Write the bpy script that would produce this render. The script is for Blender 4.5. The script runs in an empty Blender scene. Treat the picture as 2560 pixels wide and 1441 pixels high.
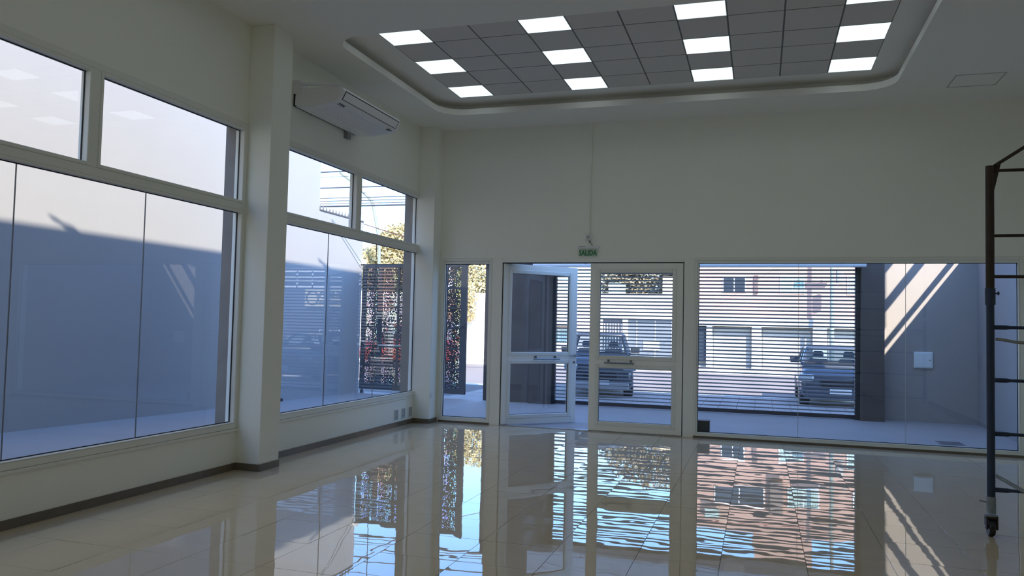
import bpy, bmesh, math, random
from mathutils import Vector, Matrix
random.seed(7)
C = bpy.context.scene.collection
SC = bpy.context.scene
PI = math.pi

# ---------------------------------------------------------------- camera
CAM = Vector((5.7068, -13.0009, 1.7145))
YAW, PITCH, ROLL = -0.303, 0.0468, 0.0227
F_PX = 1990.1464
def cam_axes():
    f = Vector((math.sin(YAW)*math.cos(PITCH), math.cos(YAW)*math.cos(PITCH), math.sin(PITCH)))
    r = Vector((math.cos(YAW), -math.sin(YAW), 0)); u = r.cross(f)
    return math.cos(ROLL)*r + math.sin(ROLL)*u, -math.sin(ROLL)*r + math.cos(ROLL)*u, f
_r, _u, _f = cam_axes()
cd = bpy.data.cameras.new('camera'); cd.sensor_width = 36; cd.lens = F_PX*36/2560
cd.clip_start = .05; cd.clip_end = 500
cam = bpy.data.objects.new('camera', cd); C.objects.link(cam)
cam.matrix_world = Matrix(((_r.x, _u.x, -_f.x, CAM.x), (_r.y, _u.y, -_f.y, CAM.y), (_r.z, _u.z, -_f.z, CAM.z), (0, 0, 0, 1)))
SC.camera = cam
# ---------------------------------------------------------------- light, world, exposure
SUN_TO = Vector((1.0, -1.5, 1.37)).normalized()          # towards the sun
W = bpy.data.worlds.new('sky'); SC.world = W; W.use_nodes = True
wn = W.node_tree; wn.nodes.clear()
wo = wn.nodes.new('ShaderNodeOutputWorld'); wb = wn.nodes.new('ShaderNodeBackground'); ws = wn.nodes.new('ShaderNodeTexSky')
ws.sky_type = 'NISHITA'; ws.sun_disc = False
ws.sun_elevation = math.asin(SUN_TO.z); ws.sun_rotation = math.atan2(SUN_TO.x, SUN_TO.y)
ws.air_density = 1.0; ws.dust_density = .3; ws.ozone_density = 1.5
wb.inputs['Strength'].default_value = .50
wt = wn.nodes.new('ShaderNodeMix'); wt.data_type = 'RGBA'; wt.blend_type = 'MULTIPLY'; wt.inputs['Factor'].default_value = 1
wt.inputs['B'].default_value = (.70, .90, 1.22, 1)      # white balance of the camera
wn.links.new(ws.outputs[0], wt.inputs['A']); wn.links.new(wt.outputs['Result'], wb.inputs[0]); wn.links.new(wb.outputs[0], wo.inputs[0])
sl = bpy.data.lights.new('sun', 'SUN'); sl.energy = 7.6; sl.angle = .0095; sl.color = (1, .90, .78)
so = bpy.data.objects.new('sun', sl); C.objects.link(so); so.location = (0, 0, 30)
so.rotation_euler = SUN_TO.to_track_quat('Z', 'Y').to_euler()
SC.view_settings.view_transform = 'Standard'; SC.view_settings.look = 'None'
SC.view_settings.gamma = 1; SC.view_settings.use_curve_mapping = False
SC.view_settings.exposure = 0.64
cy = SC.cycles
cy.use_denoising = True
cy.max_bounces = 12; cy.diffuse_bounces = 7; cy.glossy_bounces = 5; cy.transmission_bounces = 4; cy.transparent_max_bounces = 24
cy.sample_clamp_indirect = 6
cy.use_adaptive_sampling = True; cy.adaptive_threshold = .015
cy.caustics_reflective = False; cy.caustics_refractive = False

# ---------------------------------------------------------------- materials
MATS = {}
def mat(name, col, rough=.6, metal=0., noise=0., nscale=8., bump=0., bscale=60., ior=None, spec=None, coat=0, dist=.02):
    if name in MATS: return MATS[name]
    m = bpy.data.materials.new(name); m.use_nodes = True
    nt = m.node_tree; b = nt.nodes['Principled BSDF']
    b.inputs['Base Color'].default_value = (*col, 1); b.inputs['Roughness'].default_value = rough; b.inputs['Metallic'].default_value = metal
    if ior: b.inputs['IOR'].default_value = ior
    if spec is not None: b.inputs['Specular IOR Level'].default_value = spec
    if coat: b.inputs['Coat Weight'].default_value = coat
    tc = nt.nodes.new('ShaderNodeTexCoord')
    if noise:
        n = nt.nodes.new('ShaderNodeTexNoise'); n.inputs['Scale'].default_value = nscale; n.inputs['Detail'].default_value = 6
        nt.links.new(tc.outputs['Object'], n.inputs['Vector'])
        mx = nt.nodes.new('ShaderNodeMix'); mx.data_type = 'RGBA'
        mx.inputs['A'].default_value = (*[c*(1-noise) for c in col], 1); mx.inputs['B'].default_value = (*[min(1, c*(1+noise)) for c in col], 1)
        nt.links.new(n.outputs['Fac'], mx.inputs['Factor']); nt.links.new(mx.outputs['Result'], b.inputs['Base Color'])
    if bump:
        n2 = nt.nodes.new('ShaderNodeTexNoise'); n2.inputs['Scale'].default_value = bscale; n2.inputs['Detail'].default_value = 4
        nt.links.new(tc.outputs['Object'], n2.inputs['Vector'])
        bp = nt.nodes.new('ShaderNodeBump'); bp.inputs['Strength'].default_value = bump; bp.inputs['Distance'].default_value = dist
        nt.links.new(n2.outputs['Fac'], bp.inputs['Height']); nt.links.new(bp.outputs['Normal'], b.inputs['Normal'])
    MATS[name] = m; return m
def emit(name, col, s):
    m = bpy.data.materials.new(name); m.use_nodes = True; nt = m.node_tree; b = nt.nodes['Principled BSDF']
    b.inputs['Base Color'].default_value = (.8, .8, .8, 1); b.inputs['Emission Color'].default_value = (*col, 1); b.inputs['Emission Strength'].default_value = s
    MATS[name] = m; return m
def glass(name, tint=(.93, .96, .95), f0=.04, rough=0.):
    m = bpy.data.materials.new(name); m.use_nodes = True; nt = m.node_tree; nt.nodes.clear()
    o = nt.nodes.new('ShaderNodeOutputMaterial'); t = nt.nodes.new('ShaderNodeBsdfTransparent'); t.inputs[0].default_value = (*tint, 1)
    g = nt.nodes.new('ShaderNodeBsdfGlossy'); g.inputs['Roughness'].default_value = rough
    lw = nt.nodes.new('ShaderNodeLayerWeight'); lw.inputs['Blend'].default_value = .5
    p = nt.nodes.new('ShaderNodeMath'); p.operation = 'POWER'; p.inputs[1].default_value = 5; nt.links.new(lw.outputs['Facing'], p.inputs[0])
    a = nt.nodes.new('ShaderNodeMath'); a.operation = 'MULTIPLY_ADD'; a.inputs[1].default_value = 1-f0; a.inputs[2].default_value = f0
    nt.links.new(p.outputs[0], a.inputs[0]); mx = nt.nodes.new('ShaderNodeMixShader')
    nt.links.new(a.outputs[0], mx.inputs[0]); nt.links.new(t.outputs[0], mx.inputs[1]); nt.links.new(g.outputs[0], mx.inputs[2]); nt.links.new(mx.outputs[0], o.inputs[0])
    MATS[name] = m; return m
def floor_mat():
    m = mat('porcelain', (.64, .53, .37), rough=.006, noise=.05, nscale=3, ior=1.62)
    nt = m.node_tree; b = nt.nodes['Principled BSDF']; tc = [n for n in nt.nodes if n.type == 'TEX_COORD'][0]
    ge = nt.nodes.new('ShaderNodeNewGeometry')
    n = nt.nodes.new('ShaderNodeTexNoise'); n.inputs['Scale'].default_value = 2.6; n.inputs['Detail'].default_value = 1.5
    oi = nt.nodes.new('ShaderNodeObjectInfo'); ad = nt.nodes.new('ShaderNodeVectorMath'); ad.operation = 'ADD'
    sc_ = nt.nodes.new('ShaderNodeVectorMath'); sc_.operation = 'SCALE'; sc_.inputs['Scale'].default_value = 37
    nt.links.new(oi.outputs['Random'], sc_.inputs[0]); nt.links.new(ge.outputs['Position'], ad.inputs[0]); nt.links.new(sc_.outputs[0], ad.inputs[1])
    nt.links.new(ad.outputs[0], n.inputs['Vector'])
    bp = nt.nodes.new('ShaderNodeBump'); bp.inputs['Strength'].default_value = .5; bp.inputs['Distance'].default_value = .0016
    nt.links.new(n.outputs['Fac'], bp.inputs['Height']); nt.links.new(bp.outputs['Normal'], b.inputs['Normal'])
    return m
def perforated_mat():
    m = bpy.data.materials.new('perforated_sheet'); m.use_nodes = True; nt = m.node_tree; b = nt.nodes['Principled BSDF']; o = nt.nodes['Material Output']
    b.inputs['Base Color'].default_value = (.02, .022, .028, 1); b.inputs['Roughness'].default_value = .50
    tc = nt.nodes.new('ShaderNodeTexCoord'); v = nt.nodes.new('ShaderNodeTexVoronoi'); v.inputs['Scale'].default_value = 30; v.inputs['Randomness'].default_value = .6
    nt.links.new(tc.outputs['Object'], v.inputs['Vector'])
    lt = nt.nodes.new('ShaderNodeMath'); lt.operation = 'LESS_THAN'; lt.inputs[1].default_value = .38; nt.links.new(v.outputs['Distance'], lt.inputs[0])
    hs = nt.nodes.new('ShaderNodeMix'); hs.data_type = 'RGBA'; hs.inputs['Factor'].default_value = .32; hs.inputs['A'].default_value = (1, 1, 1, 1)
    nt.links.new(v.outputs['Color'], hs.inputs['B'])
    t = nt.nodes.new('ShaderNodeBsdfTransparent'); nt.links.new(hs.outputs['Result'], t.inputs[0])
    mx = nt.nodes.new('ShaderNodeMixShader'); nt.links.new(lt.outputs[0], mx.inputs[0]); nt.links.new(b.outputs[0], mx.inputs[1]); nt.links.new(t.outputs[0], mx.inputs[2])
    nt.links.new(mx.outputs[0], o.inputs[0]); MATS['perforated'] = m; return m

M_WALL = mat('wall_paint', (.90, .90, .81), .7, noise=.015, nscale=1.5, bump=.08, bscale=120, dist=.002)
M_CEIL = mat('ceiling_paint', (.86, .84, .78), .85)
M_FRAME = mat('white_frame', (.80, .80, .73), .35)
M_DOOR = mat('white_door', (.88, .87, .80), .35)
M_GASKET = mat('gasket', (.012, .012, .015), .6)
M_FLOOR = floor_mat()
M_GROUT = mat('grout', (.10, .09, .07), .8)
M_SKIRT = mat('skirting', (.16, .13, .095), .25, noise=.1, nscale=6)
M_ALLEY = mat('alley_wall_render', (.44, .43, .42), .85, noise=.04, nscale=.8, bump=.25, bscale=3, dist=.01)
M_STUCCO = mat('dark_stucco', (.21, .18, .16), .9, noise=.25, nscale=5, bump=.5, bscale=45, dist=.006)
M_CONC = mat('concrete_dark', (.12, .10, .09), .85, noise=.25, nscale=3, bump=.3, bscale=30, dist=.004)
M_GREYW = mat('grey_painted_wall', (.39, .355, .335), .8, noise=.06, nscale=1.2)
M_SIDEW = mat('side_wall_paint', (.30, .29, .30), .8, noise=.08, nscale=1)
M_PATIO = mat('patio_concrete', (.37, .345, .335), .7, noise=.1, nscale=1.6)
M_STEEL = mat('brushed_steel', (.22, .215, .20), .3, 1.0)
M_CHROME = mat('chrome', (.6, .6, .6), .12, 1.0)
M_GATE = mat('gate_metal', (.055, .058, .065), .45)
M_ALU = mat('shutter_aluminium', (.32, .33, .35), .4, .4)
M_RAILD = mat('dark_rail', (.03, .03, .04), .5)
M_HOUSE = mat('housing_white', (.85, .86, .88), .4)
M_TILEC = mat('acoustic_tile', (.68, .64, .60), .95, noise=.08, nscale=60)
M_TEE = mat('ceiling_tee', (.16, .16, .16), .6)
M_LAMP = emit('lamp_diffuser', (.80, .95, 1.0), .74)
M_AC = mat('ac_plastic', (.80, .79, .79), .4)
M_BLACK = mat('black_plastic', (.012, .013, .016), .5)
M_GREEN = mat('green_letter', (.0, .20, .045), .5)
M_GREENP = glass('green_acrylic', (.97, 1, .98), .02)
M_WHITEP = mat('white_plastic', (.78, .79, .77), .4)
M_BROWN = mat('rusty_brown_steel', (.045, .03, .022), .55, .3, noise=.5, nscale=12)
M_BLUE = mat('blue_painted_steel', (.022, .04, .085), .5, .1, noise=.5, nscale=14)
M_PALEB = mat('pale_worn_steel', (.25, .30, .34), .5, .2, noise=.4, nscale=20)
M_GLASS = glass('window_glass', (.965, .98, .975), .045)
M_PERF = perforated_mat()
M_SIDEWALK = mat('sidewalk_paver', (.40, .33, .29), .85, noise=.12, nscale=2)
M_JOINT = mat('paver_joint', (.14, .12, .11), .9)
M_ROAD = mat('asphalt', (.24, .20, .175), .9, noise=.1, nscale=.7)
M_PINK = mat('pink_render', (.48, .30, .235), .85, noise=.04, nscale=.6)
M_GREYB = mat('grey_band', (.40, .39, .37), .8)
M_GARAGE = mat('garage_door_grey', (.36, .36, .33), .6)
M_WPIL = mat('white_pillar', (.85, .82, .76), .7)
M_DARKG = mat('dark_window', (.03, .04, .055), .15)
M_GREENW = mat('pale_green_blind', (.42, .55, .50), .5)
M_WFR = mat('white_window_frame', (.8, .8, .8), .5)
M_BARK = mat('bark', (.16, .11, .07), .9, noise=.3, nscale=4)
def leaf_mat(name, a, b):
    m = mat(name, a, .6); nt = m.node_tree; bs = nt.nodes['Principled BSDF']
    ge = nt.nodes.new('ShaderNodeNewGeometry'); mx = nt.nodes.new('ShaderNodeMix'); mx.data_type = 'RGBA'
    mx.inputs['A'].default_value = (*a, 1); mx.inputs['B'].default_value = (*b, 1)
    nt.links.new(ge.outputs['Random Per Island'], mx.inputs['Factor']); nt.links.new(mx.outputs['Result'], bs.inputs['Base Color']); return m
M_LEAFY = leaf_mat('autumn_leaf', (.66, .50, .24), (.40, .35, .16))
M_LEAFB = leaf_mat('dry_leaf', (.34, .27, .18), (.22, .20, .12))

# ---------------------------------------------------------------- mesh helpers
class MB:
    def __init__(s): s.v = []; s.f = []; s.mi = []; s.cur = 0
    def face(s, idx): s.f.append(idx); s.mi.append(s.cur)
    def box(s, x0, x1, y0, y1, z0, z1):
        n = len(s.v)
        s.v += [(x0, y0, z0), (x1, y0, z0), (x1, y1, z0), (x0, y1, z0), (x0, y0, z1), (x1, y0, z1), (x1, y1, z1), (x0, y1, z1)]
        for q in ((0, 3, 2, 1), (4, 5, 6, 7), (0, 1, 5, 4), (1, 2, 6, 5), (2, 3, 7, 6), (3, 0, 4, 7)): s.face([n+i for i in q])
        return s
    def prism(s, poly, axis, a, b):     # poly of 2D points (ccw), extruded along axis
        n = len(s.v); k = len(poly)
        def P(p, t):
            if axis == 'y': return (p[0], t, p[1])
            if axis == 'x': return (t, p[0], p[1])
            return (p[0], p[1], t)
        s.v += [P(p, a) for p in poly] + [P(p, b) for p in poly]
        s.face([n+i for i in range(k)][::-1]); s.face([n+k+i for i in range(k)])
        for i in range(k): j = (i+1) % k; s.face([n+i, n+j, n+k+j, n+k+i])
        return s
    def tube(s, p0, p1, r, n=12, r1=None):
        p0 = Vector(p0); p1 = Vector(p1); d = (p1-p0).normalized(); a = d.orthogonal().normalized(); b = d.cross(a); r1 = r if r1 is None else r1
        k = len(s.v)
        for i in range(n):
            c = math.cos(2*PI*i/n); t = math.sin(2*PI*i/n); s.v.append(tuple(p0+(a*c+b*t)*r))
        for i in range(n):
            c = math.cos(2*PI*i/n); t = math.sin(2*PI*i/n); s.v.append(tuple(p1+(a*c+b*t)*r1))
        s.face([k+i for i in range(n)][::-1]); s.face([k+n+i for i in range(n)])
        for i in range(n): j = (i+1) % n; s.face([k+i, k+j, k+n+j, k+n+i])
        return s
    def path(s, pts, r, n=8):
        pts = [Vector(p) for p in pts]; k0 = len(s.v); a = None
        for i, p in enumerate(pts):
            d = (pts[min(i+1, len(pts)-1)]-pts[max(i-1, 0)]).normalized()
            a = d.orthogonal().normalized() if a is None else (a-d*a.dot(d)).normalized()
            b = d.cross(a)
            for j in range(n): s.v.append(tuple(p+(a*math.cos(2*PI*j/n)+b*math.sin(2*PI*j/n))*r))
        for i in range(len(pts)-1):
            for j in range(n):
                q = (j+1) % n; s.face([k0+i*n+j, k0+i*n+q, k0+(i+1)*n+q, k0+(i+1)*n+j])
        s.face([k0+j for j in range(n)][::-1]); s.face([k0+(len(pts)-1)*n+j for j in range(n)]); return s
    def loft(s, rings):
        k = len(s.v); n = len(rings[0])
        for r in rings: s.v += [tuple(p) for p in r]
        for i in range(len(rings)-1):
            for j in range(n): q = (j+1) % n; s.face([k+i*n+j, k+i*n+q, k+(i+1)*n+q, k+(i+1)*n+j])
        s.face([k+j for j in range(n)][::-1]); s.face([k+(len(rings)-1)*n+j for j in range(n)]); return s
    def quad(s, *p): n = len(s.v); s.v += [tuple(q) for q in p]; s.face([n+i for i in range(len(p))]); return s
    def mesh(s, name, *mats, smooth=False):
        me = bpy.data.meshes.new(name); me.from_pydata(s.v, [], s.f)
        for m in mats: me.materials.append(m)
        if len(mats) > 1: me.polygons.foreach_set('material_index', s.mi)
        if smooth: me.polygons.foreach_set('use_smooth', [True]*len(me.polygons))
        me.update(); return me
    def build(s, name, m, parent=None, bevel=0, smooth=False, loc=None):
        ms = m if isinstance(m, (list, tuple)) else (m,)
        bm = bmesh.new(); me = s.mesh(name, *ms, smooth=smooth); bm.from_mesh(me); bmesh.ops.recalc_face_normals(bm, faces=bm.faces); bm.to_mesh(me); bm.free()
        return link(name, me, parent, bevel, loc, smooth)
def link(name, me, parent=None, bevel=0, loc=None, smooth=False):
    o = bpy.data.objects.new(name, me); C.objects.link(o)
    if parent is not None:
        o.parent = parent; pl = W_LOC.get(parent.name, Vector())
        o.location = -pl if loc is None else Vector(loc)-pl
        W_LOC[o.name] = pl + Vector(o.location)
    else:
        if loc is not None: o.location = loc
        W_LOC[o.name] = Vector(o.location)
    if bevel:
        b = o.modifiers.new('bevel', 'BEVEL'); b.width = bevel; b.segments = 2 if smooth else 1; b.limit_method = 'ANGLE'; b.angle_limit = math.radians(50)
    return o
W_LOC = {}
def empty(name, loc=(0, 0, 0)):
    o = bpy.data.objects.new(name, None); C.objects.link(o); o.location = loc; o.empty_display_size = .1; W_LOC[o.name] = Vector(loc); return o
def tag(o, label=None, cat=None, group=None, kind=None):
    if label: o['label'] = label
    if cat: o['category'] = cat
    if group: o['group'] = group
    if kind: o['kind'] = kind
    return o
def S(o, label=None): return tag(o, label, kind='structure')
def ring(mb, axis, a0, a1, u0, u1, z0, z1, w, wb=None, wt=None):
    """rectangular frame: along y (axis x) or along x (axis y); a0..a1 is depth"""
    wb = w if wb is None else wb; wt = w if wt is None else wt
    def B(ua, ub, za, zb):
        if axis == 'x': mb.box(a0, a1, ua, ub, za, zb)
        else: mb.box(ua, ub, a0, a1, za, zb)
    B(u0, u0+w, z0, z1); B(u1-w, u1, z0, z1); B(u0+w, u1-w, z0, z0+wb); B(u0+w, u1-w, z1-wt, z1)
    return mb
def text(name, s, m, size, loc, rot, parent=None, extrude=.001, align='CENTER', sx=1.0):
    cu = bpy.data.curves.new(name, 'FONT'); cu.body = s; cu.size = size; cu.align_x = align; cu.extrude = extrude; cu.offset = size*.02
    t = bpy.data.objects.new(name, cu); C.objects.link(t)
    dg = bpy.context.evaluated_depsgraph_get(); me = bpy.data.meshes.new_from_object(t.evaluated_get(dg)); bpy.data.objects.remove(t)
    me.transform(Matrix.Diagonal((sx, 1, 1, 1))); me.transform(Matrix(rot).to_4x4()); me.materials.clear(); me.materials.append(m); me.name = name
    return link(name, me, parent, loc=loc)
ROT_Y = ((1, 0, 0), (0, 0, -1), (0, 1, 0))     # text readable when looking towards +y
ROT_X = ((0, 0, 1), (1, 0, 0), (0, 1, 0))      # text readable when looking towards -x (letters run +y)

# ================================================================ ROOM
HC = 5.139; HT = 5.35; XR = 9.72
# ---- floor: grout bed and one object per tile in view
fl = S(MB().box(-.0, XR, -17, .0, -.10, -.006).build('floor', M_GROUT), 'glossy beige porcelain tiled floor')
TX0, TP, TY0 = 4.83, .607, -8.14
g = .0034
def tile_mesh(w, h):
    m = MB(); b = .0004
    m.v = [(-w, -h, -.006), (w, -h, -.006), (w, h, -.006), (-w, h, -.006), (-w, -h, -b), (w, -h, -b), (w, h, -b), (-w, h, -b),
           (-w+b, -h+b, 0), (w-b, -h+b, 0), (w-b, h-b, 0), (-w+b, h-b, 0)]
    for q in ((0, 1, 5, 4), (1, 2, 6, 5), (2, 3, 7, 6), (3, 0, 4, 7), (4, 5, 9, 8), (5, 6, 10, 9), (6, 7, 11, 10), (7, 4, 8, 11), (8, 9, 10, 11)): m.face(list(q))
    return m.mesh('tile', M_FLOOR)
TM = {}
def place_tile(x0, x1, y0, y1):
    k = (round(x1-x0, 3), round(y1-y0, 3))
    if k[0] < .02 or k[1] < .02: return
    if k not in TM: TM[k] = tile_mesh(k[0]/2-g/2, k[1]/2-g/2)
    o = link('tile', TM[k], fl, loc=((x0+x1)/2, (y0+y1)/2, random.uniform(-.0003, .0003)))
    o.rotation_euler = (random.gauss(0, .0011), random.gauss(0, .0011), 0)
xs = [TX0+TP*k for k in range(-9, 10)]; xs = [0]+[x for x in xs if .03 < x < XR-.03]+[XR]
ys = [TY0+TP*k for k in range(-1, 16)]; ys = [y for y in ys if y < -.03]+[-.0]
for i in range(len(xs)-1):
    for j in range(len(ys)-1): place_tile(xs[i], xs[i+1], ys[j], ys[j+1])
rest = MB()
yk = ys[0]
while yk > -17:
    for i in range(len(xs)-1): rest.box(xs[i]+.0011, xs[i+1]-.0011, max(yk-TP, -17)+.0011, yk-.0011, -.006, 0)
    yk -= TP
o = rest.build('tile_field', M_FLOOR, fl); tag(o, kind='stuff')

# ---- walls
wl = MB()
Z0, Z1 = .47, 3.99
for (a, b) in ((-17, -14.14), (-9.98, -9.62), (-5.16, -4.76), (-.21, .0)): wl.box(-.128, 0, a, b, 0, HC+.3)
for (a, b) in ((-14.14, -9.98), (-9.62, -5.16), (-4.76, -.21)): wl.box(-.128, 0, a, b, 0, Z0); wl.box(-.128, 0, a, b, Z1, HC+.3)
wall_left = S(wl.build('wall_left', M_WALL), 'off-white left wall with tall windows')
ws_ = MB()
for (a, b) in ((-17, -14.14), (-9.98, -9.62), (-5.16, -4.76), (-.21, .25)): ws_.box(-.31, -.128, a, b, -.1, 7.43)
for (a, b) in ((-14.14, -9.98), (-9.62, -5.16), (-4.76, -.21)): ws_.box(-.31, -.128, a, b, -.1, Z0-.03); ws_.box(-.31, -.128, a, b, Z1, 7.43)
S(ws_.build('trim_1', M_STUCCO), 'rough dark grey outer render around the left windows')
for i, (a, b, w) in enumerate(((-10.0, -9.60, .3175), (-5.182, -4.80, .3175), (-.321, 0, .305))):
    MB().box(0, w, a, b, 0, HC).build('pillar', M_WALL, wall_left, bevel=.004)
wb_ = MB().box(.0, .34, 0, .25, 0, HC+.3).box(.34, XR, 0, .25, 2.862, HC+.3).box(9.285, XR, 0, .25, 0, 2.862).box(-.128, .0, 0, .25, 0, HC+.3)
wall_back = S(wb_.build('wall_back', M_WALL), 'off-white end wall above the shopfront')
S(MB().box(XR, 10.88, -17.3, 0, 0, 7.43).build('wall_right', M_WALL), 'plain right wall')
S(MB().box(-.31, XR, -17.3, -17, 0, 7.43).build('wall_front', M_WALL), 'plain wall behind the viewer')
par = S(MB().box(-.31, 10.88, -17.3, .25, 5.65, 7.43).build('trim_2', M_STUCCO), 'upper storey and parapet of the building')
for yy in (-9.15, -2.2):     # bent rods on the parapet whose shadows fall on the alley wall
    MB().path([(-.28, yy, 7.42), (-.28, yy-.10, 7.50), (-.28, yy-.2, 7.56), (-.28, yy-.34, 7.60)], .022, 8).build('bent_rod', M_GATE, par)
    MB().path([(-.28, yy+.18, 7.42), (-.28, yy+.06, 7.49), (-.28, yy-.08, 7.52)], .02, 8).build('bent_rod', M_GATE, par)

# ---- ceiling with rounded trays
def rrect(x0, x1, y0, y1, r, n=8):
    pts = []
    for cx, cy_, a0 in ((x1-r, y1-r, 0), (x0+r, y1-r, 90), (x0+r, y0+r, 180), (x1-r, y0+r, 270)):
        for i in range(n+1):
            a = math.radians(a0+90*i/n); pts.append((cx+r*math.cos(a), cy_+r*math.sin(a)))
    return pts
TRAYS = [(.70, 7.46, -4.61, -.94), (.70, 7.46, -9.6, -5.66), (.70, 7.46, -16, -10.6)]
cm = MB(); RAD = .42; N = 8
def slab_hole(mb, tr, outer, z0, z1):
    x0, x1, y0, y1 = tr; ox0, ox1, oy0, oy1 = outer
    inn = rrect(x0, x1, y0, y1, RAD, N); oc = []
    for q, c in enumerate(((ox1, oy1), (ox0, oy1), (ox0, oy0), (ox1, oy0))):
        for i in range(N+1): oc.append(c)
    for z, flip in ((z0, False), (z1, True)):
        k = len(mb.v); n = len(inn)
        mb.v += [(p[0], p[1], z) for p in inn]+[(p[0], p[1], z) for p in oc]
        for i in range(n):
            j = (i+1) % n
            if oc[i] == oc[j]: f = [k+i, k+j, k+n+i]
            else: f = [k+i, k+j, k+n+j, k+n+i]
            mb.face(f if not flip else f[::-1])
    k = len(mb.v); n = len(inn)
    mb.v += [(p[0], p[1], z0) for p in inn]+[(p[0], p[1], z1) for p in inn]
    for i in range(n): j = (i+1) % n; mb.face([k+j, k+i, k+n+i, k+n+j])
yb = [0, -5.13, -10.1, -17]
for t, (ya, yc) in zip(TRAYS, ((-5.13, 0), (-10.1, -5.13), (-17, -10.1))): slab_hole(cm, t, (0, XR, ya, yc), HC, HC+.095)
me = cm.mesh('ceiling', M_CEIL); ceiling = S(link('ceiling', me), 'pale plaster ceiling with rounded recessed tray')
up = MB(); up.box(0, XR, -17, 0, HT+.012, HT+.2)
for t in TRAYS:   # side walls of the hidden cove
    pass
up.build('tray_top', M_CEIL, ceiling)
side = MB()
for t in TRAYS:
    o_ = rrect(t[0]-.22, t[1]+.22, t[2]-.22, t[3]+.22, RAD+.2, N); k = len(side.v); n = len(o_)
    side.v += [(p[0], p[1], HC+.095) for p in o_]+[(p[0], p[1], HT+.012) for p in o_]
    for i in range(n): j = (i+1) % n; side.face([k+i, k+j, k+n+j, k+n+i])
side.build('tray_side', M_CEIL, ceiling)
# tile grid of the tray in view
LW, TW = .568, .632; LH, TH = .565, .655
gx = [1.082]
for c in range(10): gx.append(gx[-1]+(LW if c % 3 == 0 else TW))
def rows(y0): 
    g_ = [y0]
    for r_ in range(5): g_.append(g_[-1]-(LH if r_ % 2 == 0 else TH))
    return g_
band = {}
margin = MB(); tees = MB(); TMs = {}
lamp_rows = ['far', 'middle', 'near']; lamp_cols = ['leftmost', 'second from the left', 'third from the left', 'rightmost']
proto = None
for ti, y0 in enumerate((-1.212, -6.25, -11.2)):
    gy = rows(y0); t = TRAYS[ti]
    zb = HT+.002
    # plaster margin round the grid
    for (a, b, c, d) in ((t[0]-.22, gx[0], t[2]-.22, t[3]+.22), (gx[-1], t[1]+.22, t[2]-.22, t[3]+.22), (gx[0], gx[-1], gy[0], t[3]+.22), (gx[0], gx[-1], t[2]-.22, gy[-1])):
        if b-a > .01 and d-c > .01: margin.box(a, b, c, d, zb-.004, HT+.012)
    for c in range(11): tees.box(gx[c]-.011, gx[c]+.011, gy[-1], gy[0], zb-.001, zb+.008)
    for r_ in range(6): tees.box(gx[0], gx[-1], gy[r_]-.010, gy[r_]+.010, zb-.001, zb+.008)
    for r_ in range(5):
        for c in range(10):
            x0, x1, y1, ya = gx[c], gx[c+1], gy[r_], gy[r_+1]
            if c % 3 == 0 and r_ % 2 == 0:
                lm = MB().box(x0+.006, x1-.006, ya+.005, y1-.005, zb-.003, zb+.006)
                o = empty('ceiling_light', ((x0+x1)/2, (ya+y1)/2, HT))
                fr = MB(); ring(fr, 'z', 0, 0, 0, 0, 0, 0, 0) if False else None
                w_ = .006
                fr.box(x0+.002, x0+.002+w_, ya+.002, y1-.002, zb-.005, zb+.007).box(x1-.002-w_, x1-.002, ya+.002, y1-.002, zb-.005, zb+.007)
                fr.box(x0+.008, x1-.008, ya+.002, ya+.002+w_, zb-.005, zb+.007).box(x0+.008, x1-.008, y1-.002-w_, y1-.002, zb-.005, zb+.007)
                fr.build('rim', M_WHITEP, o); lm.build('diffuser', M_LAMP, o)
                if ti == 0: lab = 'square luminous ceiling panel, %s in the %s row of the tray' % (lamp_cols[c//3], lamp_rows[r_//2])
                else: lab = 'square luminous ceiling panel of tray %s' % ('above the viewer, %s, %s row' % (lamp_cols[c//3], lamp_rows[r_//2]) if ti == 1 else 'behind the viewer, %s, %s row' % (lamp_cols[c//3], lamp_rows[r_//2]))
                tag(o, lab, 'ceiling light', 'luminous panels in the ceiling trays')
            elif ti == 0:
                k = (round(x1-x0, 3), round(y1-ya, 3))
                if k not in TMs: TMs[k] = MB().box(-k[0]/2+.010, k[0]/2-.010, -k[1]/2+.010, k[1]/2-.010, -.004, .006).mesh('ceiling_tile', M_TILEC)
                link('ceiling_tile', TMs[k], ceiling, loc=((x0+x1)/2, (ya+y1)/2, zb))
            else:
                band.setdefault('m', MB()).box(x0+.01, x1-.01, ya+.007, y1-.007, zb-.004, zb+.006)
margin.build('tray_margin', M_CEIL, ceiling); tees.build('ceiling_grid', M_TEE, ceiling)
tag(band['m'].build('ceiling_tile_field', M_TILEC, ceiling), kind='stuff')
# access hatch
hm = MB()
for a, b, c, d in ((8.14, 8.155, -1.41, -.85), (8.725, 8.74, -1.41, -.85), (8.155, 8.725, -1.41, -1.395), (8.155, 8.725, -.865, -.85)): hm.box(a, b, c, d, HC-.004, HC)
hm.build('access_hatch', mat('hatch_joint', (.45, .45, .42), .8), ceiling)

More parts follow.
